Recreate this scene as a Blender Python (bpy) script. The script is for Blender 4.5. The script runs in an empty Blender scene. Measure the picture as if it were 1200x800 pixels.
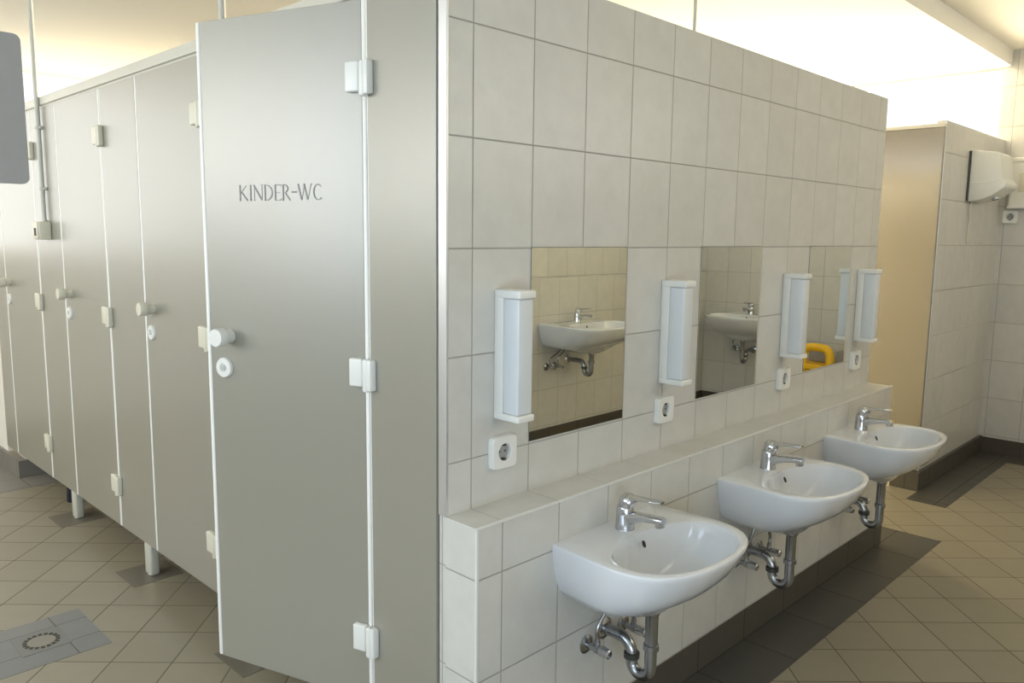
import bpy, bmesh, math, random
from mathutils import Vector, Matrix
PI = math.pi
random.seed(7)
scene = bpy.context.scene
col = scene.collection

# ------------------------------------------------------------------ materials
def new_mat(name):
    m = bpy.data.materials.new(name); m.use_nodes = True
    nt = m.node_tree; b = nt.nodes['Principled BSDF']
    return m, nt, b

def N(nt, typ, **kw):
    n = nt.nodes.new(typ)
    for k, v in kw.items(): setattr(n, k, v)
    return n

def math_n(nt, op, a, b=None, c=None):
    n = N(nt, 'ShaderNodeMath', operation=op)
    for i, v in enumerate((a, b, c)):
        if v is None: continue
        if isinstance(v, (int, float)): n.inputs[i].default_value = v
        else: nt.links.new(v, n.inputs[i])
    return n.outputs[0]

def mix_c(nt, fac, a, b, blend='MIX'):
    n = N(nt, 'ShaderNodeMix', data_type='RGBA', blend_type=blend)
    def put(sock, v):
        if isinstance(v, (tuple, list)): sock.default_value = (*v[:3], 1)
        elif isinstance(v, (int, float)): sock.default_value = v
        else: nt.links.new(v, sock)
    put(n.inputs[0], fac); put(n.inputs[6], a); put(n.inputs[7], b)
    return n.outputs[2]

def plain(name, colr, rough=0.5, metal=0.0, var=0.04, scale=6.0, spec=0.5, coat=0.0, bump=0.0, coat_rough=.05, coat_ior=1.5):
    m, nt, b = new_mat(name)
    tc = N(nt, 'ShaderNodeTexCoord')
    nz = N(nt, 'ShaderNodeTexNoise'); nz.inputs['Scale'].default_value = scale; nz.inputs['Detail'].default_value = 4
    nt.links.new(tc.outputs['Object'], nz.inputs['Vector'])
    dark = tuple(max(0, c * (1 - var * 2)) for c in colr); lite = tuple(min(1, c * (1 + var)) for c in colr)
    nt.links.new(mix_c(nt, nz.outputs[0], dark, lite), b.inputs['Base Color'])
    b.inputs['Roughness'].default_value = rough; b.inputs['Metallic'].default_value = metal
    b.inputs['Specular IOR Level'].default_value = spec
    if coat: b.inputs['Coat Weight'].default_value = coat; b.inputs['Coat Roughness'].default_value = coat_rough; b.inputs['Coat IOR'].default_value = coat_ior
    if bump:
        bp = N(nt, 'ShaderNodeBump'); bp.inputs['Strength'].default_value = bump; bp.inputs['Distance'].default_value = 0.001
        nz2 = N(nt, 'ShaderNodeTexNoise'); nz2.inputs['Scale'].default_value = 400
        nt.links.new(tc.outputs['Object'], nz2.inputs['Vector'])
        nt.links.new(nz2.outputs[0], bp.inputs['Height']); nt.links.new(bp.outputs[0], b.inputs['Normal'])
    return m

def tile_mat(name, ua, va, u0, v0, du, dv, base, grout, gw=0.0033, rough=0.25, vary=0.06, marble=0.10, spec=0.5, alt=None):
    """Ceramic tiles laid on world axes; ua/va are functions of the separated position."""
    m, nt, b = new_mat(name)
    geo = N(nt, 'ShaderNodeNewGeometry'); sep = N(nt, 'ShaderNodeSeparateXYZ')
    nt.links.new(geo.outputs['Position'], sep.inputs[0])
    X, Y, Z = sep.outputs
    def axis(k):
        if k == 'x': return X
        if k == 'y': return Y
        if k == 'z': return Z
        s = math.sqrt(.5)
        return math_n(nt, 'MULTIPLY', math_n(nt, 'ADD' if k == 'a' else 'SUBTRACT', X, Y), s)
    u = axis(ua); v = axis(va)
    if alt:   # the floor on the cubicle side is laid from another origin
        left = math_n(nt, 'LESS_THAN', math_n(nt, 'SUBTRACT', X, Y), 0.5)
        u = math_n(nt, 'ADD', u, math_n(nt, 'MULTIPLY', left, u0 - alt[0]))
        v = math_n(nt, 'ADD', v, math_n(nt, 'MULTIPLY', left, v0 - alt[1]))
    pu = math_n(nt, 'DIVIDE', math_n(nt, 'SUBTRACT', u, u0), du)
    pv = math_n(nt, 'DIVIDE', math_n(nt, 'SUBTRACT', v, v0), dv)
    def edge(p, d):
        f = math_n(nt, 'FRACT', p)
        return math_n(nt, 'MULTIPLY', math_n(nt, 'MINIMUM', f, math_n(nt, 'SUBTRACT', 1.0, f)), d)
    d = math_n(nt, 'MINIMUM', edge(pu, du), edge(pv, dv))
    mr = N(nt, 'ShaderNodeMapRange', interpolation_type='SMOOTHSTEP')
    mr.inputs[1].default_value = gw * .35; mr.inputs[2].default_value = gw * .75
    nt.links.new(d, mr.inputs[0]); tile = mr.outputs[0]
    cell = N(nt, 'ShaderNodeCombineXYZ')
    nt.links.new(math_n(nt, 'FLOOR', pu), cell.inputs[0]); nt.links.new(math_n(nt, 'FLOOR', pv), cell.inputs[1])
    wn = N(nt, 'ShaderNodeTexWhiteNoise', noise_dimensions='3D'); nt.links.new(cell.outputs[0], wn.inputs[0])
    nz = N(nt, 'ShaderNodeTexNoise'); nz.inputs['Scale'].default_value = 14; nz.inputs['Detail'].default_value = 5; nz.inputs['Roughness'].default_value = .6
    ofs = N(nt, 'ShaderNodeVectorMath', operation='ADD')
    nt.links.new(geo.outputs['Position'], ofs.inputs[0]); nt.links.new(wn.outputs['Color'], ofs.inputs[1]); nt.links.new(ofs.outputs[0], nz.inputs['Vector'])
    k = math_n(nt, 'ADD', math_n(nt, 'MULTIPLY', math_n(nt, 'SUBTRACT', wn.outputs['Value'], .5), vary),
               math_n(nt, 'MULTIPLY', math_n(nt, 'SUBTRACT', nz.outputs[0], .5), marble * 2))
    k = math_n(nt, 'ADD', k, 1.0)
    hs = N(nt, 'ShaderNodeHueSaturation'); hs.inputs['Color'].default_value = (*base, 1); nt.links.new(k, hs.inputs['Value'])
    nt.links.new(mix_c(nt, tile, grout, hs.outputs[0]), b.inputs['Base Color'])
    r = math_n(nt, 'SUBTRACT', .9, math_n(nt, 'MULTIPLY', tile, .9 - rough))
    nt.links.new(r, b.inputs['Roughness']); b.inputs['Specular IOR Level'].default_value = spec
    bp = N(nt, 'ShaderNodeBump'); bp.inputs['Strength'].default_value = .5; bp.inputs['Distance'].default_value = .002
    nt.links.new(tile, bp.inputs['Height']); nt.links.new(bp.outputs[0], b.inputs['Normal'])
    return m

C0, Z0 = 0.0812, 0.1158           # tile grid origin on the wash-basin wall
WT = (.61, .60, .56); WG = (.36, .345, .31)
M = {}
M['t_xz'] = tile_mat('wall tile xz', 'x', 'z', C0, Z0, .2, .25, WT, WG)
M['t_yz'] = tile_mat('wall tile yz', 'y', 'z', .02, Z0, .2, .25, WT, WG)
M['t_xy'] = tile_mat('wall tile xy', 'x', 'y', C0, -.21, .2, .25, WT, WG)
M['d_xz'] = tile_mat('plinth tile xz', 'x', 'z', C0, -.1, .3, .5, (.085, .075, .06), (.05, .045, .04), rough=.35)
M['d_yz'] = tile_mat('plinth tile yz', 'y', 'z', .1, -.1, .3, .5, (.085, .075, .06), (.05, .045, .04), rough=.35)
M['d_xy'] = tile_mat('border tile xy', 'x', 'y', C0, .09, .3, .2, (.066, .062, .054), (.04, .037, .032), rough=.38)
M['g_yz'] = tile_mat('grey plinth tile', 'y', 'z', .1, -.1, .3, .5, (.2, .185, .16), (.13, .12, .1), rough=.35)
M['g_xy'] = tile_mat('grey border tile', 'x', 'y', -.01, .06, .2, .2, (.22, .21, .185), (.15, .14, .12), rough=.4)
M['drain_tile'] = tile_mat('drain surround tile', 'x', 'y', -.40, 1.505, .6, .148, (.185, .188, .184), (.12, .12, .11), gw=.003, rough=.4)
M['floor'] = tile_mat('floor tile', 'a', 'b', .565, .08, .2, .2, (.268, .238, .172), (.125, .105, .07), gw=.0036, rough=.34, vary=.09, marble=.07, alt=(.05, .06))
M['ceiling'] = plain('ceiling paint', (.935, .905, .83), .9, var=.008, scale=2)
M['plaster'] = plain('wall plaster', (.78, .75, .68), .9, var=.015, scale=3)
M['laminate'] = plain('grey laminate', (.272, .260, .212), .4, var=.012, scale=2, spec=.4, coat=1.0, coat_rough=.32, coat_ior=1.95)
M['laminate_beige'] = plain('beige laminate', (.185, .15, .086), .35, var=.012, scale=2, spec=.4, coat=1.0, coat_rough=.16, coat_ior=1.95)
M['white_band'] = plain('white edge band', (.90, .895, .85), .4, var=.01)
M['white_plastic'] = plain('white plastic', (.80, .80, .76), .3, var=.01)
M['cream_plastic'] = plain('cream plastic', (.70, .67, .55), .35, var=.015)
M['rail'] = plain('rail coating', (.62, .60, .52), .35, var=.02)
M['lettering'] = plain('lettering ink', (.235, .24, .24), .6, var=.1, scale=60)
M['porcelain'] = plain('porcelain', (.72, .74, .77), .08, var=.008, scale=3, coat=.6)
M['chrome'] = plain('chrome', (.62, .63, .65), .12, metal=1.0, var=.03, scale=30)
M['dull_chrome'] = plain('dull chrome', (.42, .43, .45), .22, metal=1.0, var=.08, scale=40)
M['dark_rubber'] = plain('dark rubber', (.03, .03, .03), .6, var=.1)
M['dark_metal'] = plain('dark metal', (.10, .10, .09), .4, metal=.7, var=.1)
M['pipe_grey'] = plain('conduit grey', (.58, .58, .53), .45, var=.03)
M['board'] = plain('grey board', (.32, .315, .305), .6, var=.03, scale=40, bump=.1)
M['navy'] = plain('navy plastic', (.012, .014, .03), .4, var=.1)
M['yellow'] = plain('yellow plastic', (.85, .50, .01), .35, var=.03)
M['grey_plastic'] = plain('grey plastic', (.35, .35, .34), .4, var=.03)
M['aluminium'] = plain('aluminium', (.70, .71, .72), .35, metal=.8, var=.02)
M['foot'] = plain('shaded foot plastic', (.52, .51, .43), .4, var=.03)  # cream plastic darkened to put in the shadow on the feet
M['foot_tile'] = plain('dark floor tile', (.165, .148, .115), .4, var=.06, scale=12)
M['drain_frame'] = plain('drain frame', (.185, .185, .175), .45, var=.05)
M['trim_pvc'] = plain('tile edge trim', (.72, .72, .69), .35, var=.02)
M['edge_shade'] = plain('mirror edge shade', (.10, .10, .09), .5, var=.05)

def mirror_mat():
    m, nt, b = new_mat('mirror glass')
    tc = N(nt, 'ShaderNodeTexCoord'); nz = N(nt, 'ShaderNodeTexNoise'); nz.inputs['Scale'].default_value = 3
    nt.links.new(tc.outputs['Object'], nz.inputs['Vector'])
    nt.links.new(mix_c(nt, nz.outputs[0], (.80, .82, .78), (.84, .86, .82)), b.inputs['Base Color'])
    b.inputs['Metallic'].default_value = 1; b.inputs['Roughness'].default_value = 0.012
    return m
M['mirror'] = mirror_mat()

def frosted():
    m, nt, b = new_mat('frosted diffuser')
    tc = N(nt, 'ShaderNodeTexCoord'); wv = N(nt, 'ShaderNodeTexWave', bands_direction='X'); wv.inputs['Scale'].default_value = 60
    nt.links.new(tc.outputs['Object'], wv.inputs['Vector'])
    nt.links.new(mix_c(nt, wv.outputs[0], (.66, .69, .71), (.70, .73, .75)), b.inputs['Base Color'])
    b.inputs['Roughness'].default_value = .25
    b.inputs['Subsurface Weight'].default_value = .0
    return m
M['frosted'] = frosted()

def glass():
    m = bpy.data.materials.new('window glass'); m.use_nodes = True; nt = m.node_tree
    for n in list(nt.nodes):
        if n.type != 'OUTPUT_MATERIAL': nt.nodes.remove(n)
    out = [n for n in nt.nodes if n.type == 'OUTPUT_MATERIAL'][0]
    tr = N(nt, 'ShaderNodeBsdfTransparent'); gl = N(nt, 'ShaderNodeBsdfGlossy'); gl.inputs['Roughness'].default_value = .02
    mx = N(nt, 'ShaderNodeMixShader'); mx.inputs[0].default_value = .06
    nt.links.new(tr.outputs[0], mx.inputs[1]); nt.links.new(gl.outputs[0], mx.inputs[2]); nt.links.new(mx.outputs[0], out.inputs[0])
    return m
M['glass'] = glass()

# ------------------------------------------------------------------ mesh helpers
def box(bm, lo, hi, bev=0.0, seg=2, mi=0, rot=None):
    lo = Vector(lo); hi = Vector(hi)
    r = bmesh.ops.create_cube(bm, size=1.0)
    vs = r['verts']
    for v in vs: v.co = Vector([lo[i] + (v.co[i] + .5) * (hi[i] - lo[i]) for i in range(3)])
    if rot is not None:
        for v in vs: v.co = rot @ v.co
    fs = list({f for v in vs for f in v.link_faces})
    for f in fs: f.material_index = mi
    if bev > 0:
        es = list({e for v in vs for e in v.link_edges})
        bmesh.ops.bevel(bm, geom=es, offset=bev, segments=seg, affect='EDGES', profile=.5, material=-1)

def lathe(bm, prof, origin=(0, 0, 0), axis='z', n=32, cap=True):
    """prof: list of (radius, height) along axis."""
    o = Vector(origin); rings = []
    ax = {'z': (0, 0, 1), 'y': (0, 1, 0), 'x': (1, 0, 0), '-y': (0, -1, 0), '-x': (-1, 0, 0)}[axis] if isinstance(axis, str) else axis
    ax = Vector(ax).normalized()
    t = Vector((0, 0, 1)) if abs(ax.z) < .9 else Vector((1, 0, 0))
    e1 = ax.cross(t).normalized(); e2 = ax.cross(e1)
    for r, h in prof:
        rings.append([bm.verts.new(o + ax * h + (e1 * math.cos(2 * PI * k / n) + e2 * math.sin(2 * PI * k / n)) * max(r, 1e-5)) for k in range(n)])
    for a, b in zip(rings, rings[1:]):
        for k in range(n): bm.faces.new((a[k], a[(k + 1) % n], b[(k + 1) % n], b[k]))
    if cap:
        bm.faces.new(rings[0][::-1]); bm.faces.new(rings[-1])

def tube(bm, pts, r, n=16, cap=True):
    pts = [Vector(p) for p in pts]
    rs = r if isinstance(r, (list, tuple)) else [r] * len(pts)
    rings = []; prev = None
    for i, p in enumerate(pts):
        if i == 0: t = pts[1] - p
        elif i == len(pts) - 1: t = p - pts[i - 1]
        else: t = (pts[i + 1] - p).normalized() + (p - pts[i - 1]).normalized()
        t.normalize()
        if prev is None:
            h = Vector((1, 0, 0)) if abs(t.x) < .9 else Vector((0, 0, 1))
            e1 = (h - t * h.dot(t)).normalized()
        else:
            e1 = (prev - t * prev.dot(t)).normalized()
        prev = e1; e2 = t.cross(e1)
        rings.append([bm.verts.new(p + (e1 * math.cos(2 * PI * k / n) + e2 * math.sin(2 * PI * k / n)) * rs[i]) for k in range(n)])
    for a, b in zip(rings, rings[1:]):
        for k in range(n): bm.faces.new((a[k], a[(k + 1) % n], b[(k + 1) % n], b[k]))
    if cap:
        bm.faces.new(rings[0][::-1]); bm.faces.new(rings[-1])

def smooth_path(ctrl, n=8):
    """Catmull-Rom through the control points."""
    P = [Vector(c) for c in ctrl]; P = [P[0] * 2 - P[1]] + P + [P[-1] * 2 - P[-2]]
    out = []
    for i in range(1, len(P) - 2):
        for k in range(n):
            t = k / n; a, b, c, d = P[i - 1], P[i], P[i + 1], P[i + 2]
            out.append(.5 * ((2 * b) + (c - a) * t + (2 * a - 5 * b + 4 * c - d) * t * t + (3 * b - a - 3 * c + d) * t ** 3))
    out.append(P[-2]); return out

def prism(bm, outline, axis, a0, a1, bev=0.0):
    """outline in the two other axes, extruded along axis from a0 to a1."""
    def put(p, a):
        if axis == 'x': return Vector((a, p[0], p[1]))
        if axis == 'y': return Vector((p[0], a, p[1]))
        return Vector((p[0], p[1], a))
    v0 = [bm.verts.new(put(p, a0)) for p in outline]; v1 = [bm.verts.new(put(p, a1)) for p in outline]
    n = len(outline); fs = [bm.faces.new(v0), bm.faces.new(v1[::-1])]
    for k in range(n): fs.append(bm.faces.new((v0[k], v1[k], v1[(k + 1) % n], v0[(k + 1) % n])))
    bmesh.ops.recalc_face_normals(bm, faces=fs)
    if bev:
        bmesh.ops.bevel(bm, geom=list({e for f in fs for e in f.edges}), offset=bev, segments=2, affect='EDGES', profile=.5)

def obj(name, bm, mats, parent=None, smooth=None, loc=None):
    bmesh.ops.recalc_face_normals(bm, faces=bm.faces[:])
    me = bpy.data.meshes.new(name); bm.to_mesh(me); bm.free()
    if not isinstance(mats, (list, tuple)): mats = [mats]
    for m in mats: me.materials.append(m)
    if smooth is not None:
        for p in me.polygons: p.use_smooth = True
        me.set_sharp_from_angle(angle=math.radians(smooth))
    o = bpy.data.objects.new(name, me); col.objects.link(o)
    if parent: o.parent = parent
    if loc: o.location = loc
    return o

def thing(name, label, cat, loc=(0, 0, 0), rotz=0, group=None):
    o = bpy.data.objects.new(name, None); o.empty_display_size = .05; col.objects.link(o)
    o.location = loc; o.rotation_euler = (0, 0, rotz); o['label'] = label; o['category'] = cat
    if group: o['group'] = group
    return o
def tag(o, label, cat, group=None):
    o['label'] = label; o['category'] = cat
    if group: o['group'] = group
    return o
def struct(o):
    o['kind'] = 'structure'; return o
def dup(root, loc, rotz=None, label=None):
    def cp(s, parent):
        c = s.copy(); col.objects.link(c); c.parent = parent
        for ch in s.children: cp(ch, c)
        return c
    r = cp(root, None); r.location = loc
    if rotz is not None: r.rotation_euler = (0, 0, rotz)
    if label: r['label'] = label
    return r
def BM(): return bmesh.new()

def tiled(bm):
    """give each face the tile material laid for the way it faces (xz, yz, xy)"""
    bm.normal_update()
    for f in bm.faces:
        n = f.normal; a = [abs(n.x), abs(n.y), abs(n.z)]; k = a.index(max(a))
        f.material_index = (1, 0, 2)[k]
TILES = [M['t_xz'], M['t_yz'], M['t_xy']]
DARK = [M['d_xz'], M['d_yz'], M['d_xy']]
def tiled_obj(name, boxes, mats=TILES):
    bm = BM()
    for lo, hi in boxes: box(bm, lo, hi)
    bmesh.ops.recalc_face_normals(bm, faces=bm.faces[:]); tiled(bm)
    return struct(obj(name, bm, mats))

# ------------------------------------------------------------------ the room
XL, XR, YF, YB = -3.5, 4.75, -2.18, 5.0     # left, far right, front (opposite basins), back
CL, CH = 2.49, 2.59                          # lower and upper ceiling
BX, BY, BZ = 2.565, -.1085, .74              # end of partition, face and top of ledge

bm = BM(); box(bm, (XL - .1, YF - .2, -.1), (XR + .1, YB + .1, 0)); struct(obj('floor', bm, M['floor']))
bm = BM(); box(bm, (XL - .1, .055, CL), (XR + .1, YB + .1, 2.75)); box(bm, (XL - .1, YF - .22, CH), (XR + .1, .055, 2.75))
struct(obj('ceiling', bm, M['ceiling']))

# tiled partition with its ledge
tiled_obj('wall_partition', [((.0075, 0, 0), (.031, .03, 2.012)), ((.031, 0, 0), (BX, .10, 2.012))])
tiled_obj('wall_ledge', [((0.0, BY, .113), (BX, 0, BZ))])
tiled_obj('baseboard_partition', [((-.001, BY - .0008, 0), (BX + .001, 0, .113))], DARK)
bm = BM(); box(bm, (-.001, -.0015, BZ), (.0075, .026, 2.014), .002); struct(obj('trim_1', bm, M['aluminium']))
bm = BM(); box(bm, (-.002, BY - .002, .1), (.005, BY + .005, BZ + .001), .0015); struct(obj('trim_2', bm, M['trim_pvc']))
bm = BM(); box(bm, (-.002, BY - .0018, BZ - .0035), (BX + .001, BY + .004, BZ + .0015), .001); struct(obj('trim_3', bm, M['trim_pvc']))

# stub wall at the far right and the far right wall with a high window over it
tiled_obj('wall_stub', [((3.552, .05, .1), (XR, .095, 2.03))])
bm = BM(); box(bm, (3.546, .046, .1), (3.553, .053, 2.032), .0015); struct(obj('trim_4', bm, M['aluminium']))
tiled_obj('baseboard_stub', [((3.495, .03, 0), (XR, .18, .105))], DARK)
WX0, WX1, WZ0, WZ1 = .10, 4.2, 2.05, 2.485
tiled_obj('wall_right', [((XR, YF - .22, 0), (XR + .1, YB, WZ0)), ((XR, YF - .22, WZ0), (XR + .1, WX0, CH + .02)),
                         ((XR, WX1, WZ0), (XR + .1, YB, CH)), ((XR, WX0, WZ1), (XR + .1, WX1, CH))])
tiled_obj('baseboard_right', [((XR - .012, YF, 0), (XR, .03, .1))], DARK)

# opposite wall: tiled lower part standing forward, upper part set back
LY0, LY1, LZ0, LZ1 = -1.9, 2.0, 1.13, 2.488
KY0, KY1, KZ0 = 2.0, 4.97, 1.40  # added left opening, sill raised to slant the reflection on the open door
AY = 1.35   # left window lamp splits here: cool for basins, neutral for the door reflection
GX0, GX1, GZ0, GZ1 = -3.1, -.6, .25, 1.25  # opening for the added low window
FX0, FX1, FZ0, FZ1 = .6, 4.6, 1.80, 2.48  # opening for the added high window
tiled_obj('wall_front', [((GX1, YF - .22, 0), (XR, YF, 1.115)), ((XL, YF - .22, 0), (GX1, YF, GZ0)), ((XL, YF - .22, GZ0), (GX0, YF - .11, FZ0)), ((GX0, YF - .22, GZ1), (GX1, YF - .11, FZ0)),
                         ((GX1, YF - .22, 1.115), (XR, YF - .11, FZ0)), ((XL, YF - .22, FZ1), (XR, YF - .11, CH)),
                         ((XL, YF - .22, FZ0), (FX0, YF - .11, FZ1)), ((FX1, YF - .22, FZ0), (XR, YF - .11, FZ1))])
tiled_obj('baseboard_front', [((XL, YF, 0), (XR - .012, YF + .012, .1))], DARK)

# left wall with window, back wall with window
tiled_obj('wall_left', [((XL - .1, YF - .22, 0), (XL, YB, LZ0)), ((XL - .1, YF - .22, LZ1), (XL, YB, CH)),
                        ((XL - .1, YF - .22, LZ0), (XL, LY0, LZ1)), ((XL - .1, LY1, LZ0), (XL, KY0, LZ1)), ((XL - .1, KY0, LZ0), (XL, KY1, KZ0)), ((XL - .1, KY1, LZ0), (XL, YB, LZ1))])
QX0, QX1, QZ0, QZ1 = -3.46, 1.6, 1.22, 2.47
bm = BM()
for lo, hi in [((XL - .1, YB, 0), (XR + .1, YB + .1, QZ0)), ((XL - .1, YB, QZ1), (XR + .1, YB + .1, CH)),
               ((XL - .1, YB, QZ0), (QX0, YB + .1, QZ1)), ((QX1, YB, QZ0), (XR + .1, YB + .1, QZ1))]: box(bm, lo, hi)
struct(obj('wall_back', bm, M['plaster']))

# solid wall closing the cubicle row at its far end, and the wall behind the cubicles
bm = BM(); box(bm, (.03, 3.68, 0), (1.66, 3.80, 2.0)); box(bm, (.004, 3.93, 0), (.12, YB, 2.0)); struct(obj('wall_row_end', bm, M['plaster']))
bm = BM(); box(bm, (-.012, 3.66, 0), (.03, YB, .10)); box(bm, (.03, 3.66, 0), (1.66, 3.68, .10))
bmesh.ops.recalc_face_normals(bm, faces=bm.faces[:]); struct(obj('baseboard_row_end', bm, M['g_yz']))
tiled_obj('wall_cubicle_back', [((1.66, .10, 0), (1.76, 3.80, 1.90))])

# dark tile borders laid into the floor
def slab(name, lo, hi, m):
    bm = BM(); box(bm, (lo[0], lo[1], -.02), (hi[0], hi[1], .0012)); return struct(obj(name, bm, m))
slab('trim_5', (-.2, -.305, 0), (2.785, BY, 0), M['d_xy'])
slab('trim_6', (BX, BY, 0), (2.785, .09, 0), M['d_xy'])
slab('trim_7', (3.315, -.17, 0), (XR - .21, .03, 0), M['d_xy'])
slab('trim_8', (XR - .21, YF, 0), (XR, .03, 0), M['d_xy'])
slab('trim_9', (3.315, .03, 0), (3.495, .19, 0), M['floor'])
slab('trim_10', (-.21, 3.44, 0), (1.66, 3.66, 0), M['g_xy'])
slab('trim_11', (-.21, 3.66, 0), (-.012, YB, 0), M['g_xy'])
slab('trim_12', (XL, YF, 0), (XR - .21, YF + .2, 0), M['d_xy'])
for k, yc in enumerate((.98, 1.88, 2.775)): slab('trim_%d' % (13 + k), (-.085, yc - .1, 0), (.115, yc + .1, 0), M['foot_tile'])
slab('trim_16', (-1.0, 1.395, 0), (-.298, 1.74, 0), M['drain_tile'])

# windows: frame, mullions, glass
def window(name, fixed, a0, a1, z0, z1, axis, nm):
    bm = BM(); f = .045
    def bx_(p0, p1, q0, q1, d0=.03, d1=.075):
        if axis == 'x': box(bm, (fixed + d0, p0, q0), (fixed + d1, p1, q1), .004)
        else: box(bm, (p0, fixed + d0, q0), (p1, fixed + d1, q1), .004)
    bx_(a0, a1, z0, z0 + f); bx_(a0, a1, z1 - f, z1); bx_(a0, a0 + f, z0 + f, z1 - f); bx_(a1 - f, a1, z0 + f, z1 - f)
    for k in range(1, nm):
        c = a0 + (a1 - a0) * k / nm; bx_(c - .02, c + .02, z0 + f, z1 - f)
    w = struct(obj(name, bm, M['white_band']))
    bm = BM()
    if axis == 'x': box(bm, (fixed + .05, a0 + .01, z0 + .01), (fixed + .054, a1 - .01, z1 - .01))
    else: box(bm, (a0 + .01, fixed + .05, z0 + .01), (a1 - .01, fixed + .054, z1 - .01))
    obj('pane', bm, M['glass'], w)
window('window_1', XR, WX0, WX1, WZ0, WZ1, 'x', 4)
window('window_2', YB, QX0, QX1, QZ0, QZ1, 'y', 4)
window('added_window_4', YF - .22, FX0, FX1, FZ0, FZ1, 'y', 6)  # added unseen window, carries the fill for the basin wall
window('added_window_6', YF - .22, GX0, GX1, GZ0, GZ1, 'y', 3)  # added unseen window, carries cool fill for ledge and basins
window('window_3', XL - .1, LY0, LY1, LZ0, LZ1, 'x', 4)
window('added_window_5', XL - .1, KY0, KY1, KZ0, LZ1, 'x', 2)  # added unseen window, shaped for the sheen on door and panels

# ------------------------------------------------------------------ cubicle row
ZB, ZT = .138, 1.957
HZ = (1.775, 1.045, .326)
def hinge_leaf(z, y0=.0035):
    bm = BM(); box(bm, (-.018, y0, z - .036), (.0, .052, z + .036), .004, 3); return bm
def hinge_plate(y, z):
    bm = BM(); box(bm, (-.020, y - .030, z - .044), (.0, y - .0035, z + .036), .004)
    box(bm, (-.0225, y - .016, z - .048), (-.002, y + .003, z + .036), .005, 3)
    lathe(bm, [(.0022, 0), (.0022, .0006)], (-.0221, y - .007, z - .038), '-x', 10)
    return bm

def make_door(yh, width, label, ang=0.0, letters=False):
    """local frame: origin at hinge foot, +y along the door, -x outwards"""
    d = thing('cubicle_door', label, 'door', (0, yh, ZB), ang, 'doors of the cubicle row')
    H = ZT - ZB; eb = .013
    bm = BM(); box(bm, (0, eb, 0), (.028, width - eb, H), .0015); obj('panel', bm, M['laminate'], d)
    for y0, y1 in ((.001, eb), (width - eb, width)):
        bm = BM(); box(bm, (-.0015, y0, 0.0), (.029, y1, H), .004, 3); obj('edge_band', bm, M['white_band'], d, 40)
    # knob near the free edge: cylinder on a collar
    ky, kz = width - .088, 1.108 - ZB
    bm = BM(); lathe(bm, [(.019, -.002), (.019, .010), (.0185, .020), (.024, .026), (.025, .030), (.025, .052), (.0235, .056), (.0, .0565)], (0, ky, kz), '-x', 36)
    obj('knob', bm, M['cream_plastic'] if not letters else M['white_plastic'], d, 35)
    ly, lz = width - .066, 1.017 - ZB
    bm = BM(); lathe(bm, [(.0285, -.001), (.0285, .006), (.0265, .009), (.013, .0095), (.012, .006), (.0, .006)], (0, ly, lz), '-x', 36)
    lk = obj('lock_rosette', bm, M['white_plastic'], d, 35)
    bm = BM(); lathe(bm, [(.0085, .003), (.0085, .009), (.0075, .0105), (.0, .0105)], (0, ly, lz), '-x', 20); box(bm, (-.0115, ly - .0015, lz - .006), (-.009, ly + .0015, lz + .006))
    obj('lock_cylinder', bm, M['aluminium'], lk, 35)
    for z in HZ: obj('hinge_leaf', hinge_leaf(z - ZB, .0115 if letters else .0035), M['white_plastic'] if letters else M['cream_plastic'], d, 40)
    return d

ANG = math.radians(18.6)
kinder = make_door(.297, .562, 'open grey cubicle door lettered KINDER-WC, swung out beside the tiled partition', ANG, True)
make_door(1.205, .548, 'closed grey cubicle door partly hidden behind the open KINDER-WC door, its knob on the left')
make_door(2.122, .575, 'closed grey cubicle door in the middle of the row, between two fixed panels with feet')
make_door(3.062, .640, 'farthest grey cubicle door at the left edge of the photo, behind the hanging conduit box')

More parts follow.
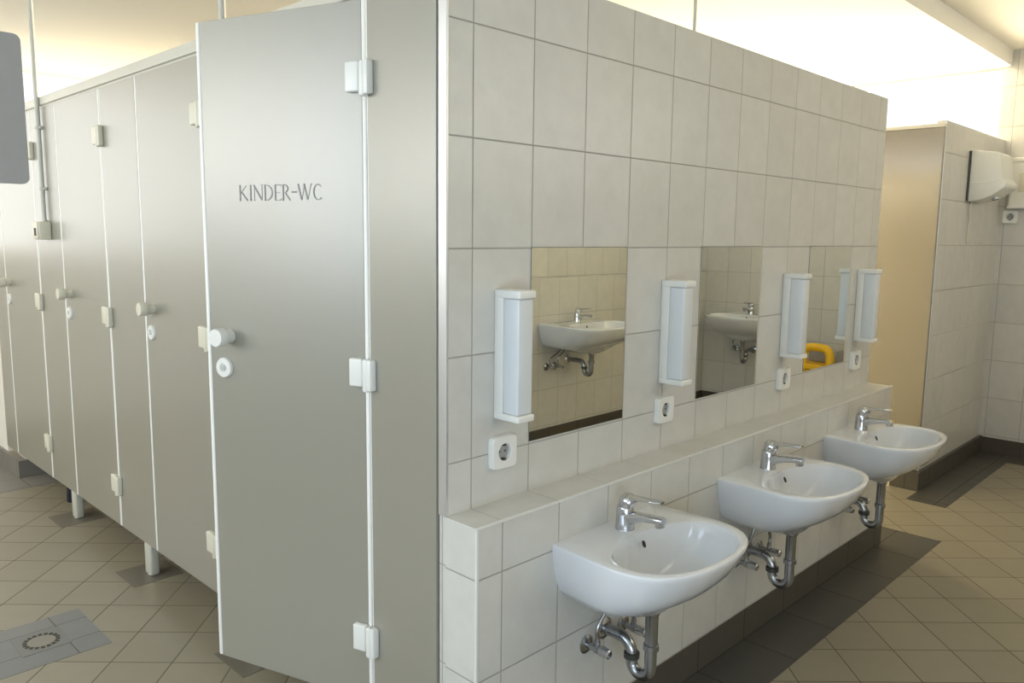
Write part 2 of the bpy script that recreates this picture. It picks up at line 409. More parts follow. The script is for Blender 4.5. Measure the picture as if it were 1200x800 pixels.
# stencilled lettering on the open door, made of thick and thin strokes
def lettering(door, text_y_left, text_y_right, z0, z1):
    bm = BM(); h = z1 - z0; TK, TN = .0048, .0019
    def stroke(a, b, w):
        a = Vector(a); b = Vector(b); t = (b - a).normalized(); n = Vector((-t[1], t[0])) * w / 2
        q = [a + n, b + n, b - n, a - n]
        vs = [bm.verts.new((-.0006, p[0], p[1])) for p in q]; vs2 = [bm.verts.new((-.0002, p[0], p[1])) for p in q]
        bm.faces.new(vs); bm.faces.new(vs2[::-1])
        for k in range(4): bm.faces.new((vs[k], vs2[k], vs2[(k + 1) % 4], vs[(k + 1) % 4]))
    def arc(cx, cy, rx, ry, a0, a1, thick, thin, n=14):
        for k in range(n):
            t0 = math.radians(a0 + (a1 - a0) * k / n); t1 = math.radians(a0 + (a1 - a0) * (k + 1) / n)
            w = thin + (thick - thin) * abs(math.cos((t0 + t1) / 2)) ** 1.5
            stroke((cx + rx * math.cos(t0), cy + ry * math.sin(t0)), (cx + rx * math.cos(t1), cy + ry * math.sin(t1)), w)
    # letter drawings in a unit-height box, x to the right
    def put(kind, x, w):
        S = []
        def s(x0, y0, x1, y1, wd): S.append(('s', x + x0 * w, y0, x + x1 * w, y1, wd))
        def serif(xx, yy): S.append(('s', x + xx * w - .06, yy, x + xx * w + .06, yy, TN))
        if kind == 'K': s(.15, 0, .15, 1, TK); s(.24, .5, .85, .97, TN); s(.3, .56, .95, .03, TK * .9); serif(.15, .02); serif(.15, .98)
        if kind == 'I': s(.5, 0, .5, 1, TK); serif(.5, .02); serif(.5, .98)
        if kind == 'N': s(.12, 0, .12, .9, TN); s(.05, 1, .88, .04, TK); s(.9, .1, .9, 1, TN); serif(.9, .98); serif(.12, .02)
        if kind == 'D': s(.15, 0, .15, 1, TK); S.append(('a', x + .22 * w, .5, .68 * w, .48, -80, 80, TK * .9, TN)); serif(.15, .02); serif(.15, .98)
        if kind == 'E': s(.2, 0, .2, 1, TK); s(.3, .97, .95, .97, TN); s(.3, .5, .8, .5, TN); s(.3, .03, .95, .03, TN); s(.93, .97, .93, .88, TN); s(.93, .03, .93, .14, TN)
        if kind == 'R': s(.15, 0, .15, 1, TK); S.append(('a', x + .25 * w, .74, .45 * w, .24, -85, 85, TK * .8, TN)); s(.42, .45, .95, .02, TK * .85); serif(.15, .02); serif(.15, .98)
        if kind == '-': s(.05, .52, .95, .52, TK * .9)
        if kind == 'W': s(.03, 1, .27, .03, TK); s(.29, .05, .48, .95, TN); s(.46, 1, .70, .03, TK); s(.72, .05, .95, 1, TN); serif(.04, .98); serif(.47, .98); serif(.96, .98)
        if kind == 'C': S.append(('a', x + .55 * w, .5, .45 * w, .47, 60, 290, TK, TN)); s(.80, .92, .86, .80, TN); s(.78, .06, .92, .16, TK)
        for q in S:
            if q[0] == 's': stroke((text_y_left - q[1] * h, z0 + q[2] * h), (text_y_left - q[3] * h, z0 + q[4] * h), q[5])
            else: arc(text_y_left - q[1] * h, z0 + q[2] * h, -q[3] * h, q[4] * h, q[5], q[6], q[7], q[8])
    total = (text_y_left - text_y_right) / h
    seq = [('K', .95), ('I', .45), ('N', 1.0), ('D', .95), ('E', .75), ('R', .85), ('-', .6), ('W', 1.35), ('C', .85)]
    k = total / sum(w for _, w in seq); x = 0
    for c, w in seq: put(c, x, w * k * .93); x += w * k
    obj('lettering', bm, M['lettering'], door)
lettering(kinder, .424, .139, 1.480 - ZB, 1.522 - ZB)

# fixed panels of the row
def pilaster(y0, y1, label, foot=None, hinges=True):
    p = thing('cubicle_panel', label, 'cubicle panel', (0, (y0 + y1) / 2, ZB), group='fixed panels of the cubicle row')
    yc = (y0 + y1) / 2; H = ZT - ZB
    bm = BM(); box(bm, (0, y0 - yc, 0), (.028, y1 - yc - .001, H), .0015); obj('panel', bm, M['laminate'], p)
    bm = BM(); box(bm, (.001, y1 - yc, 0), (.027, y1 - yc + .003, H)); obj('edge_strip', bm, M['white_band'], p)
    if hinges:
        for z in HZ: obj('hinge_plate', hinge_plate(y1 - yc + .004, z - ZB), M['white_plastic'] if y1 < .5 else M['cream_plastic'], p, 40)
    if foot is not None:
        bm = BM(); box(bm, (.003, foot - yc - .032, -ZB + .002), (.04, foot - yc + .032, 0.0), .008, 3)
        ft = obj('foot', bm, M['foot'], p, 40)
        bm = BM(); lathe(bm, [(.018, 0), (.018, .002), (.012, .008), (.0, .008)], (.0215, foot - yc, -ZB + .0015), 'z', 20); obj('screw_pad', bm, M['aluminium'], ft, 40)
    return p
pilaster(.034, .293, 'narrow grey fixed panel between the open KINDER-WC door and the tiled partition edge', .18)
pilaster(.866, 1.200, 'grey fixed panel hidden behind the open KINDER-WC door', .98)
pilaster(1.758, 2.117, 'grey fixed panel on a white foot, first one visible left of the KINDER-WC door', 1.862)
pilaster(2.702, 3.057, 'grey fixed panel carrying the conduit box, on a white foot', 2.772)
pilaster(3.707, 3.925, 'last narrow grey fixed panel at the far left end of the row, above the plinth', None, False)

bm = BM(); box(bm, (-.006, .034, 1.966), (.034, 3.93, 2.003), .003)
box(bm, (.004, .034, ZT), (.024, 3.93, 1.966))
tag(obj('header_rail', bm, M['rail'], None), 'long pale header rail running along the top of the cubicle row', 'rail')

# partitions inside the row
bm0 = None
for y, lab in ((1.03, 'side partition between the KINDER-WC cubicle and its neighbour'),
               (1.94, 'side partition inside the row behind the panel with the nearer foot'),
               (2.88, 'side partition inside the row behind the panel with the conduit box')):
    t = thing('cubicle_partition', lab, 'cubicle panel', (0, y, 0), group='side partitions of the cubicle row')
    bm = BM(); box(bm, (.03, -.013, .138), (1.655, .013, 1.95), .002); obj('panel', bm, M['laminate'], t)
    bm = BM(); box(bm, (1.5, -.02, .0), (1.55, .02, .14), .006); obj('foot', bm, M['white_plastic'], t)

# things standing on the floor of the cubicles
def brush_holder(x, y, label, h=.1):
    t = thing('toilet_brush', label, 'toilet brush', (x, y, 0), group='toilet brushes in the cubicles')
    bm = BM(); lathe(bm, [(.036, .001), (.038, .006), (.034, h * .8), (.040, h), (.036, h), (.03, .02), (0, .02)], n=28); obj('holder', bm, M['navy'], t, 40)
    bm = BM(); lathe(bm, [(.0, .025), (.022, .03), (.026, .06), (.022, .085), (.006, .09), (.006, .32), (.009, .33), (.009, .40), (.004, .405), (0, .405)], n=20); obj('brush', bm, M['navy'], t, 40)
brush_holder(.088, 3.045, 'dark navy toilet brush holder showing under the farther cubicle panel', .17)
brush_holder(.175, 2.33, 'dark toilet brush holder half hidden under the middle cubicle door', .07)

# conduits
def conduit(x, y, z0, z1, label, r=.0105, clips=()):
    t = thing('conduit', label, 'conduit pipe', (x, y, z0), group='ceiling conduits')
    bm = BM(); tube(bm, [(0, 0, 0), (0, 0, z1 - z0)], r, 16); obj('pipe', bm, M['pipe_grey'], t, 40)
    for z in clips:
        bm = BM(); lathe(bm, [(r + .0045, -.007), (r + .0045, .007)], (0, 0, z - z0), 'z', 20); box(bm, (.0, -.024, z - z0 - .006), (-x - .0005, .024, z - z0 + .006), .002)
        obj('clip', bm, M['pipe_grey'], t, 40)
conduit(-.016, 2.878, 1.432, CL, 'pale grey conduit dropping from the ceiling to the box on the cubicle row', clips=(1.585, 1.865))
conduit(.014, 1.066, 2.0035, CL, 'short pale conduit rising from the header rail behind the KINDER-WC door')
conduit(1.71, .462, 1.9005, CL, 'thin pale conduit rising behind the top edge of the tiled partition', r=.007)
t = thing('switch_box', 'small cream surface-mounted switch box at the end of the hanging conduit', 'switch box', (0, 2.872, 1.39))
bm = BM(); box(bm, (-.054, -.042, -.042), (-.0005, .042, .042), .006, 3); obj('housing', bm, M['cream_plastic'], t, 40)
bm = BM(); box(bm, (-.060, -.038, -.038), (-.052, .038, .038), .003, 2); cv = obj('cover', bm, M['cream_plastic'], t, 40)
bm = BM(); box(bm, (-.0608, -.020, -.024), (-.0595, .014, .012), .0); obj('opening', bm, M['dark_rubber'], cv)
bm = BM(); lathe(bm, [(.014, 0), (.014, .006), (.012, .010)], (-.016, .0, .041), 'z', 20); obj('gland', bm, M['pipe_grey'], t, 40)

# dark board hanging at the left edge of the view
t = thing('hanging_board', 'plain dark grey board hanging at the left edge of the photo', 'board', (-.94, .3, 1.479))
bm = BM(); box(bm, (-.06, -.005, 0), (.198, .005, .262), .0)
es = [e for e in bm.edges if abs(e.verts[0].co.y - e.verts[1].co.y) > .005]
bmesh.ops.bevel(bm, geom=es, offset=.012, segments=5, affect='EDGES', profile=.5); obj('board', bm, M['board'], t)
for x in (-.03, .07):
    bm = BM(); tube(bm, [(x, 0, .255), (x, 0, CL - 1.479)], .003, 10); obj('hanger_rod', bm, M['aluminium'], t)

# ------------------------------------------------------------------ mirrors, lamps, sockets on the partition
def mirror(xc, label):
    t = thing('wall_mirror', label, 'mirror', (xc, 0, .873), group='mirrors on the tiled partition')
    bm = BM(); box(bm, (-.1975, -.0022, -.0005), (.1995, -.0003, .4955), 0); obj('backing', bm, M['edge_shade'], t)  # dark lip at right and top stands for the gap shadow
    bm = BM(); box(bm, (-.198, -.0034, 0), (.1975, -.0023, .494)); obj('mirror_glass', bm, M['mirror'], t)
mirror(.4765, 'frameless rectangular mirror above the nearest washbasin')
mirror(1.271, 'frameless rectangular mirror above the middle washbasin')
mirror(2.064, 'frameless rectangular mirror above the farthest washbasin, reflecting something yellow')

def lamp(label):
    t = thing('wall_lamp', label, 'wall lamp', (0, 0, .953), 0, 'box lamps beside the mirrors')
    w, H = .054, .316
    bm = BM(); box(bm, (.0, -.030, .0), (w, -.0005, H), .003); obj('backplate', bm, M['white_plastic'], t, 40)
    for z0, z1 in ((0, .017), (H - .020, H)):
        bm = BM(); box(bm, (-.0015, -.087, z0), (w + .0015, -.001, z1), .004, 3); obj('end_cap', bm, M['white_plastic'], t, 40)
    bm = BM(); box(bm, (.002, -.081, .0175), (w - .002, -.030, H - .0205), .004, 3); obj('diffuser', bm, M['frosted'], t, 40)
    return t
L1 = lamp('white box wall lamp left of the nearest mirror'); L1.location.x = .153
for x, lab in ((.857, 'white box wall lamp between the nearest and the middle mirror'), (1.655, 'white box wall lamp overlapping the left side of the farthest mirror'),
               (2.355, 'white box wall lamp at the far end of the partition, right of the last mirror')):
    dup(L1, (x, 0, .953), label=lab)

def socket(label):
    t = thing('wall_socket', label, 'socket', (0, 0, 0), group='wall sockets')
    bm = BM(); n = 40; rings = []
    def sq(a, h, y):
        c, s = math.cos(a), math.sin(a); k = (abs(c) ** 9 + abs(s) ** 9) ** (-1 / 9); return (h * k * c, y, h * k * s)
    for h, y, rnd in ((.041, -.0005, 0), (.041, -.016, 0), (.0395, -.019, 0), (.0235, -.019, 1), (.0215, -.0175, 1), (.0205, -.008, 1)):
        rings.append([bm.verts.new((h * math.cos(2 * PI * k / n), y, h * math.sin(2 * PI * k / n)) if rnd else sq(2 * PI * k / n, h, y)) for k in range(n)])
    for a, b in zip(rings, rings[1:]):
        for k in range(n): bm.faces.new((a[k], a[(k + 1) % n], b[(k + 1) % n], b[k]))
    bm.faces.new(rings[0]); obj('frame', bm, M['white_plastic'], t, 30)
    bm = BM(); lathe(bm, [(.0208, .001), (.0208, .0075), (.0, .0075)], (0, 0, 0), '-y', 32); ins = obj('insert', bm, M['grey_plastic'], t, 35)
    bm = BM()
    for x in (-.0095, .0095): lathe(bm, [(.003, .0074), (.003, .0079)], (x, 0, 0), '-y', 12)
    for z in (-.0185, .0185): box(bm, (-.004, -.0172, z - .0028), (.004, -.0075, z + .0028))
    obj('contacts', bm, M['dark_metal'], ins)
    return t
S1 = socket('white wall socket under the lamp nearest the open door'); S1.location = (.178, 0, .867)
for x, lab in ((.882, 'white wall socket under the second lamp, between the first two mirrors'), (1.684, 'white wall socket under the third lamp'),
               (2.372, 'white wall socket under the lamp at the far end of the partition')):
    dup(S1, (x, 0, .868), label=lab)
dup(S1, (XR, -.015, 1.548), PI / -2, 'wall socket on the far tiled wall below the white dispenser').scale = (1, 1, 1)

# ------------------------------------------------------------------ washbasins
HALF_OUT = [(0, -.3615), (.055, -.359), (.10, -.351), (.14, -.340), (.175, -.322), (.203, -.297), (.222, -.265), (.233, -.225), (.2355, -.19), (.233, -.15), (.229, -.10), (.225, -.05), (.2225, 0)]
def outline(n_back=14):
    """closed loop starting front centre, counter-clockwise; origin on the wall plane"""
    right = smooth_path([Vector((x, y, 0)) for x, y in HALF_OUT], 4)
    right = [(p.x, p.y) for p in right]
    back = [(.2225 * (1 - 2 * k / n_back), 0.0) for k in range(1, n_back)]
    left = [(-x, y) for x, y in right[::-1]][:-1]
    return right + back + left
def make_basin_mesh(rim, drop, wall_drop, sc=1.0):
    L = outline(); n = len(L); bm = BM()
    cen = Vector((0, -.156))
    loops = []
    def add(pts): loops.append([bm.verts.new((p[0] * sc, p[1] * sc, p[2])) for p in pts])
    def scaled(s, z):
        # stays on the wall at the back, shrinks from front and sides
        return [(x * s, y * (s ** 2.1), z) for x, y in L]
    circ = []
    for x, y in L:
        a = math.atan2(y - cen[1], x); circ.append((.026 * math.cos(a), cen[1] + .026 * math.sin(a)))
    zb = rim - drop; zw = rim - wall_drop
    # bottom, from the waste outlet outwards
    s0 = .80; base = scaled(s0, zw)
    for t, kz in ((1.0, 0.0), (.82, .06), (.62, .22), (.40, .48), (.18, .80)):
        add([(bx * (1 - t) + cx * t, by * (1 - t) + cy * t, zb + (zw - zb) * kz + 0 * t) for (bx, by, _), (cx, cy) in zip(base, circ)])
    for s, f in ((s0, 0.0), (.87, .16), (.925, .36), (.962, .58), (.985, .80), (.996, .93)):
        add(scaled(s, zw + (rim - .006 - zw) * f))
    add([(x, y, rim - .005) for x, y in L])
    add([(x * .996, y * .996, rim - .0015) for x, y in L])
    add([(x * .985, min(y * .987, 0), rim) for x, y in L])
    # bowl edge: rounded ellipse in front of the tap deck
    bc = (0, -.212)
    def bowl(f, z, cx=0.0, cy=None, e=2.35):
        cy = bc[1] if cy is None else cy
        o = []
        for x, y in L:
            a = math.atan2(y - bc[1] - .02, x); c, s = math.cos(a), math.sin(a)
            A = .200; B = .133 if s < 0 else .105
            r = (abs(c / A) ** e + abs(s / B) ** e) ** (-1 / e)
            o.append((cx + r * c * f, cy + r * s * f, z))
        return o
    def blend(a, b, t, z): return [(p[0] * (1 - t) + q[0] * t, p[1] * (1 - t) + q[1] * t, z) for p, q in zip(a, b)]
    rimL = [(x * .985, min(y * .987, 0), rim) for x, y in L]
    be = bowl(1.0, rim)
    add(blend(rimL, be, .55, rim + .0004)); add(blend(rimL, be, .88, rim)); add(be_ if False else [(p[0], p[1], rim - .002) for p in be])
    k = drop / .19
    for f, dz in ((.975, .010), (.94, .028), (.88, .055), (.78, .085), (.64, .110), (.46, .127), (.28, .136), (.15, .139)):
        add(bowl(f, rim - dz * k, cy=bc[1] + (1 - f) * .055))
    add(bowl(.10, rim - .141 * k, cy=cen[1] - .0, e=2))
    bm.faces.new(loops[0][::-1]); bm.faces.new(loops[-1])
    for a, b in zip(loops, loops[1:]):
        for i in range(n): bm.faces.new((a[i], a[(i + 1) % n], b[(i + 1) % n], b[i]))
    return bm

def washbasin(label, loc, rotz=0, rim=.633, sc=1.0, drop=.19, low=.232, valve_z=.315, wall_z=.333, valve_dx=(-.078, .085)):
    t = thing('washbasin', label, 'washbasin', loc, rotz, 'washbasins')
    b = obj('basin', make_basin_mesh(rim, drop, .146 * drop / .19, sc), M['porcelain'], t, 50)
    # overflow slot, maker's mark
    bm = BM(); lathe(bm, [(.0062, 0), (.0062, .003), (.0, .003)], (0, 0, 0), 'z', 20)
    for v in bm.verts: v.co.x *= .85; v.co.y *= 1.5
    mtx = Matrix.Translation((0, -.1215 * sc, rim - .026)) @ Matrix.Rotation(math.radians(66), 4, 'X')
    for v in bm.verts: v.co = mtx @ v.co
    obj('overflow', bm, M['dark_rubber'], b)
    bm = BM(); lathe(bm, [(.021, 0), (.021, .0025), (.017, .003), (.016, .001), (0, .0005)], (0, -.156 * sc, rim - .1405 * drop / .19), 'z', 24); obj('waste_ring', bm, M['chrome'], b, 40)
    # mixer tap on the deck
    ty = -.060 * sc
    f = thing_part('faucet', t)
    bm = BM(); lathe(bm, [(.0262, .0002), (.0262, .003), (.0250, .007), (.0238, .04), (.0232, .058), (.0222, .061), (.0212, .063)], (0, ty, rim), 'z', 36); obj('body', bm, M['chrome'], f, 40)
    bm = BM()  # spout: flattened tapering arm
    secs = [(0.0, .017, .030, .036), (-.02, .0168, .034, .031), (-.04, .0160, .040, .0225), (-.06, .0150, .0445, .018), (-.085, .0142, .0475, .0155), (-.112, .0138, .050, .0140), (-.120, .0125, .0505, .0120)]
    rings = []
    for dy, hw, zc, hh in secs:
        rings.append([bm.verts.new((hw * math.copysign(abs(math.cos(a)) ** .75, math.cos(a)), ty + dy, rim + zc + hh * .62 * math.copysign(abs(math.sin(a)) ** .75, math.sin(a)))) for a in [2 * PI * k / 20 for k in range(20)]])
    for a, c in zip(rings, rings[1:]):
        for k in range(20): bm.faces.new((a[k], a[(k + 1) % 20], c[(k + 1) % 20], c[k]))
    bm.faces.new(rings[0]); bm.faces.new(rings[-1][::-1]); obj('spout', bm, M['chrome'], f, 50)
    bm = BM(); lathe(bm, [(.0128, 0), (.0128, .013), (.0115, .015), (.0095, .015), (.0095, .011), (0, .011)], (0, ty - .107, rim + .046), Vector((0, -.18, -1)), 24); obj('aerator', bm, M['chrome'], f, 40)
    bm = BM()  # lever: domed cap with a rising paddle
    lathe(bm, [(.0212, .062), (.0235, .066), (.0235, .078), (.0215, .088), (.015, .0945), (.0, .0970)], (0, ty, rim), Vector((0, -.10, 1)), 32)
    secs = [(.006, .0150, .080, .0150), (-.02, .0155, .086, .0100), (-.045, .0155, .0915, .0064), (-.075, .0155, .0945, .0052), (-.102, .0145, .0965, .0046), (-.114, .0095, .097, .0034)]
    rings = []
    for dy, hw, zc, hh in secs:
        rings.append([bm.verts.new((hw * math.cos(a), ty + dy, rim + zc + hh * math.sin(a))) for a in [2 * PI * k / 20 for k in range(20)]])
    for a, c in zip(rings, rings[1:]):
        for k in range(20): bm.faces.new((a[k], a[(k + 1) % 20], c[(k + 1) % 20], c[k]))
    bm.faces.new(rings[0]); bm.faces.new(rings[-1][::-1]); obj('lever', bm, M['chrome'], f, 50)
    # waste pipe: tailpiece, U-bend, elbow into the wall
    zb = rim - drop; py = -.156 * sc; R = .030; uy = py + 2 * R; r = .0158
    uz = low + r + R; jz = uz + .060; cz = uz + .010; zt = max(wall_z, cz + .045)
    w = thing_part('waste_pipe', t)
    bm = BM(); lathe(bm, [(.021, -.002), (.021, -.014), (.0185, -.016), (.0168, -.020), (.0168, jz - zb - .002)], (0, py, zb + .002), 'z', 28); obj('tailpiece', bm, M['dull_chrome'], w, 40)
    bm = BM(); lathe(bm, [(.0178, -.010), (.0205, -.008), (.0205, .006), (.0178, .008)], (0, py, jz), 'z', 28); obj('collar', bm, M['dull_chrome'], w, 40)
    pts = [(0, py, jz), (0, py, uz + .02)] + [(0, py + R - R * math.cos(PI * k / 14), uz - R * math.sin(PI * k / 14)) for k in range(15)] + [(0, uy, cz)]
    bm = BM(); tube(bm, pts, r, 20); obj('trap_bend', bm, M['dull_chrome'], w, 50)
    bm = BM(); lathe(bm, [(.0175, -.009), (.0212, -.007), (.0212, .007), (.0175, .009)], (0, uy, cz + .004), 'z', 28); obj('collar', bm, M['dark_metal'], w, 40)
    bm = BM(); tube(bm, smooth_path([(0, uy, cz), (0, uy + .002, cz + .018), (0, uy + .016, zt - .008), (0, uy + .038, zt), (0, -.001, zt)], 6), r, 20); obj('elbow', bm, M['dull_chrome'], w, 50)
    bm = BM(); lathe(bm, [(.031, .0008), (.031, .004), (.022, .010), (.0165, .011)], (0, 0, zt), '-y', 30, cap=False); obj('rosette', bm, M['chrome'], w, 40)
    # angle valves with hoses
    for dx in valve_dx:
        v = thing_part('angle_valve', t)
        bm = BM(); lathe(bm, [(.026, .0008), (.026, .004), (.018, .010), (.009, .0105), (.009, .034), (.012, .036), (.012, .048)], (dx, 0, valve_z), '-y', 24)
        lathe(bm, [(.008, .004), (.008, .022), (.0065, .022), (.0065, .028)], (dx, -.040, valve_z), 'z', 18); obj('valve_body', bm, M['dull_chrome'], v, 40)
        bm = BM(); lathe(bm, [(.010, .048), (.0125, .050), (.0140, .054), (.0125, .080), (.009, .083)], (dx, 0, valve_z), '-y', 12); obj('handle', bm, M['chrome'], v, 30)
        s = -1 if dx < 0 else 1
        bm = BM(); tube(bm, smooth_path([(dx, -.040, valve_z + .026), (dx, -.040, valve_z + .06), (dx * .55, -.045, valve_z + .115), (dx * .22, -.052, rim - .08), (dx * .18, -.055, rim - .022)], 6), .0055, 12); obj('supply_hose', bm, M['dull_chrome'], v, 50)
    return t
def thing_part(name, parent):
    o = bpy.data.objects.new(name, None); o.empty_display_size = .02; col.objects.link(o); o.parent = parent; return o

B1 = washbasin('white D-shaped washbasin nearest the camera, with chrome mixer tap', (.480, BY + .002, 0))
dup(B1, (1.277, BY + .002, 0), label='white D-shaped washbasin in the middle of the three, with chrome mixer tap')
dup(B1, (2.074, BY + .002, 0), label='white D-shaped washbasin farthest along the ledge, at the partition end')
washbasin('larger white washbasin on the opposite tiled wall, seen in the nearest mirror', (2.98, YF - .002, 0), PI, rim=.815, sc=1.36, drop=.20, low=.45, valve_z=.52, wall_z=.54, valve_dx=(.14, .22))
washbasin('larger white washbasin on the far right wall, seen in the middle mirror', (XR + .002, -1.72, 0), -PI / 2, rim=.79, sc=1.2, drop=.20, low=.40, valve_z=.50, wall_z=.50, valve_dx=(.10, .16))

# ------------------------------------------------------------------ right-hand end: cubicle panel, dryer, dispenser
t = thing('cubicle_panel', 'tall beige cubicle panel standing beyond the end of the tiled partition', 'cubicle panel', (3.52, .8, .12))
bm = BM(); box(bm, (0, -.752, 0), (.028, .75, 1.872), .0015); obj('panel', bm, M['laminate_beige'], t)
bm = BM(); box(bm, (-.004, -.754, 1.873), (.032, .75, 1.892), .002); obj('top_rail', bm, M['rail'], t)
bm = BM(); box(bm, (.005, .3, -.118), (.035, .36, 0), .006); obj('foot', bm, M['white_plastic'], t)

t = thing('hand_dryer', 'white hand dryer mounted on the far stub wall, with a thin cord below', 'hand dryer', (4.0, .05, 1.62))
bm = BM(); box(bm, (-.002, -.012, .004), (.262, -.0005, .288), .004); obj('backplate', bm, M['dark_metal'], t)  # dark plate stands for the shadowed gap behind the housing
prof = [(-.012, .288), (-.05, .286), (-.145, .272), (-.158, .262), (-.170, .185), (-.178, .125), (-.196, .095), (-.192, .075), (-.13, .030), (-.07, .006), (-.012, .0)]
bm = BM(); prism(bm, prof, 'x', 0, .26, .006); obj('housing', bm, M['white_plastic'], t, 35)
bm = BM(); prism(bm, [(-.014, .112), (-.06, .108), (-.12, .112), (-.179, .128), (-.179, .123), (-.12, .107), (-.06, .103), (-.014, .107)], 'x', -.003, .263); obj('trim_band', bm, M['white_band'], t)
bm = BM(); lathe(bm, [(.022, 0), (.022, .014), (.018, .014), (.018, .002), (0, .002)], (.13, -.12, .026), Vector((0, -.35, -1)), 24); obj('nozzle', bm, M['chrome'], t, 40)
bm = BM(); tube(bm, smooth_path([(.06, -.02, .004), (.05, -.012, -.03), (.085, -.008, -.09), (.06, -.008, -.16), (.075, -.006, -.24)], 6), .0035, 10); obj('cord', bm, M['cream_plastic'], t, 50)

t = thing('soap_dispenser', 'tall white dispenser on the far tiled wall, right of the hand dryer', 'dispenser', (XR, -.075, 1.60))
bm = BM(); box(bm, (-.06, -.07, .01), (-.0005, .07, .30), .012, 3); obj('housing', bm, M['white_plastic'], t, 40)
bm = BM(); box(bm, (-.066, -.073, .285), (-.0005, .073, .318), .008, 3); obj('lid', bm, M['white_plastic'], t, 40)
bm = BM(); box(bm, (-.064, -.072, .0), (-.0005, .072, .018), .004, 2); obj('tray', bm, M['white_plastic'], t, 40)
bm = BM(); box(bm, (-.0625, -.02, .10), (-.0595, .02, .22), .001, 2); obj('viewing_slot', bm, M['cream_plastic'], t, 40)

# floor drain
t = thing('floor_drain', 'square floor drain with a ring of dark slots in the grey tiles at bottom left', 'floor drain', (-.468, 1.565, 0))
bm = BM(); box(bm, (-.075, -.075, -.01), (.075, .075, .0026), .0008); obj('frame', bm, M['drain_frame'], t)
bm = BM(); lathe(bm, [(.058, .0026), (.058, .0034), (.0, .0036)], n=40); gr = obj('grate', bm, plain('grate plate', (.25, .232, .19), .45), t, 40)
for k in range(18):
    bm = BM(); a = 2 * PI * k / 18
    box(bm, (.043, -.0062, .0034), (.0565, .0062, .0042), .0, rot=Matrix.Rotation(a, 4, 'Z')); obj('slot', bm, M['dark_rubber'], gr)

# yellow cleaning bucket, seen in the farthest mirror
t = thing('mop_bucket', 'yellow plastic mop bucket with a wringer, seen in the farthest mirror', 'bucket', (4.40, -1.0, 0))
bm = BM()
def frust(bm, w0, d0, w1, d1, z0, z1, bev):
    vs = [bm.verts.new((sx * (w0 if z == z0 else w1), sy * (d0 if z == z0 else d1), z)) for z in (z0, z1) for sx, sy in ((-1, -1), (1, -1), (1, 1), (-1, 1))]
    fs = [bm.faces.new(vs[0:4]), bm.faces.new(vs[4:8])] + [bm.faces.new((vs[k], vs[(k + 1) % 4], vs[4 + (k + 1) % 4], vs[4 + k])) for k in range(4)]
    bmesh.ops.recalc_face_normals(bm, faces=fs)
    bmesh.ops.bevel(bm, geom=list({e for f in fs for e in f.edges}), offset=bev, segments=3, affect='EDGES')
frust(bm, .12, .08, .165, .115, .05, .50, .02); frust(bm, .173, .123, .173, .123, .485, .520, .006); obj('tub', bm, M['yellow'], t, 40)
bm = BM(); box(bm, (-.02, -.10, .52), (.12, .10, .61), .012, 3); obj('wringer', bm, M['grey_plastic'], t, 40)
bm = BM(); tube(bm, smooth_path([(-.11, -.095, .50), (-.11, -.095, .57), (-.11, -.075, .625), (-.11, 0, .638), (-.11, .075, .625), (-.11, .095, .57), (-.11, .095, .50)], 6), .029, 14); obj('handle', bm, M['yellow'], t, 50)
for sx in (-.1, .1):
    for sy in (-.07, .07):
        bm = BM(); lathe(bm, [(.006, -.010), (.022, -.009), (.025, 0), (.022, .009), (.006, .010)], (sx, sy, .0255), 'y', 20); box(bm, (sx - .01, sy - .013, .03), (sx + .01, sy + .013, .055)); obj('caster', bm, M['dark_rubber'], t, 40)

# ------------------------------------------------------------------ light
def area(name, loc, direction, sx, sy, power, colr):
    l = bpy.data.lights.new(name, 'AREA'); l.shape = 'RECTANGLE'; l.size = sx; l.size_y = sy; l.energy = power; l.color = colr
    o = bpy.data.objects.new(name, l); col.objects.link(o); o.location = loc
    o.rotation_euler = Vector(direction).to_track_quat('-Z', 'Y').to_euler(); return o
area('daylight_far_window', (XR + .10, (WX0 + WX1) / 2, (WZ0 + WZ1) / 2), (-1, -.15, .06), WX1 - WX0, WZ1 - WZ0, 720, (1.0, .885, .64))
area('daylight_back_window', ((QX0 + QX1) / 2, YB + .12, (QZ0 + QZ1) / 2), (0, -1, .15), QX1 - QX0, QZ1 - QZ0, 22, (1.0, .93, .76))
area('daylight_left_window', (XL - .12, (LY0 + AY) / 2, (LZ0 + LZ1) / 2), (1, 0, 0), AY - LY0, LZ1 - LZ0, 47, (.62, .83, 1.06))
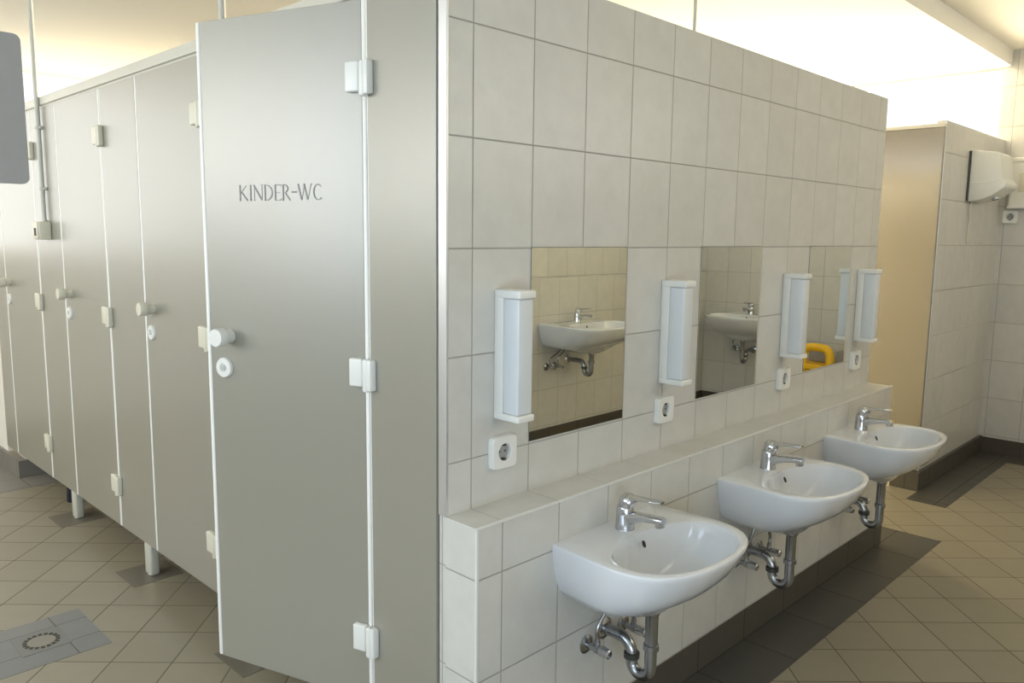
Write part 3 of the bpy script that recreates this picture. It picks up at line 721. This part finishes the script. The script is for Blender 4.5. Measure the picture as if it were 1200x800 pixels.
area('door_reflection_light', (XL - .12, (AY + LY1) / 2, (LZ0 + LZ1) / 2), (1, 0, 0), LY1 - AY, LZ1 - LZ0, 21, (.97, .98, .95))  # added neutral lamp strip, there for the open door to reflect
area('added_left_high_light', (XL - .12, (KY0 + KY1) / 2, (KZ0 + LZ1) / 2), (1, 0, .15), KY1 - KY0, LZ1 - KZ0, 52, (1.0, .98, .90))  # added lamp, brightens the reflection on door and panels
area('added_front_fill', ((FX0 + FX1) / 2, YF - .42, (FZ0 + FZ1) / 2), (0, 1, -.7), FX1 - FX0, FZ1 - FZ0, 17, (1.0, .89, .64))  # added fill from in front, evens out the basin wall
area('added_front_low_fill', ((GX0 + GX1) / 2, YF - .24, (GZ0 + GZ1) / 2), (0, 1, 0), GX1 - GX0, GZ1 - GZ0, 34, (.70, .86, 1.05))  # added cool fill, lifts the ledge and lower wall
w = bpy.data.worlds.new('sky'); scene.world = w; w.use_nodes = True
bg = w.node_tree.nodes['Background']; bg.inputs[0].default_value = (.9, .95, 1, 1); bg.inputs[1].default_value = 1.3

# ------------------------------------------------------------------ camera (solved from the tile grid)
yaw, pitch, roll = math.radians(44.4749), math.radians(7.6518), math.radians(.7006)
cy, sy, cp, sp = math.cos(yaw), math.sin(yaw), math.cos(pitch), math.sin(pitch)
fw = Vector((cy * cp, sy * cp, -sp)); rt = Vector((sy, -cy, 0)); up = rt.cross(fw)
c, s = math.cos(roll), math.sin(roll)
r2 = rt * c + up * s; u2 = up * c - rt * s
cam = bpy.data.cameras.new('camera'); co = bpy.data.objects.new('camera', cam); col.objects.link(co)
cam.sensor_width = 36; cam.lens = 934.116 / 1200 * 36; cam.clip_start = .02
co.matrix_world = Matrix(((r2.x, u2.x, -fw.x, -1.1777), (r2.y, u2.y, -fw.y, -1.3679), (r2.z, u2.z, -fw.z, 1.3994), (0, 0, 0, 1)))
scene.camera = co
scene.view_settings.view_transform = 'Standard'
scene.view_settings.look = 'None'
scene.view_settings.exposure = 0.0
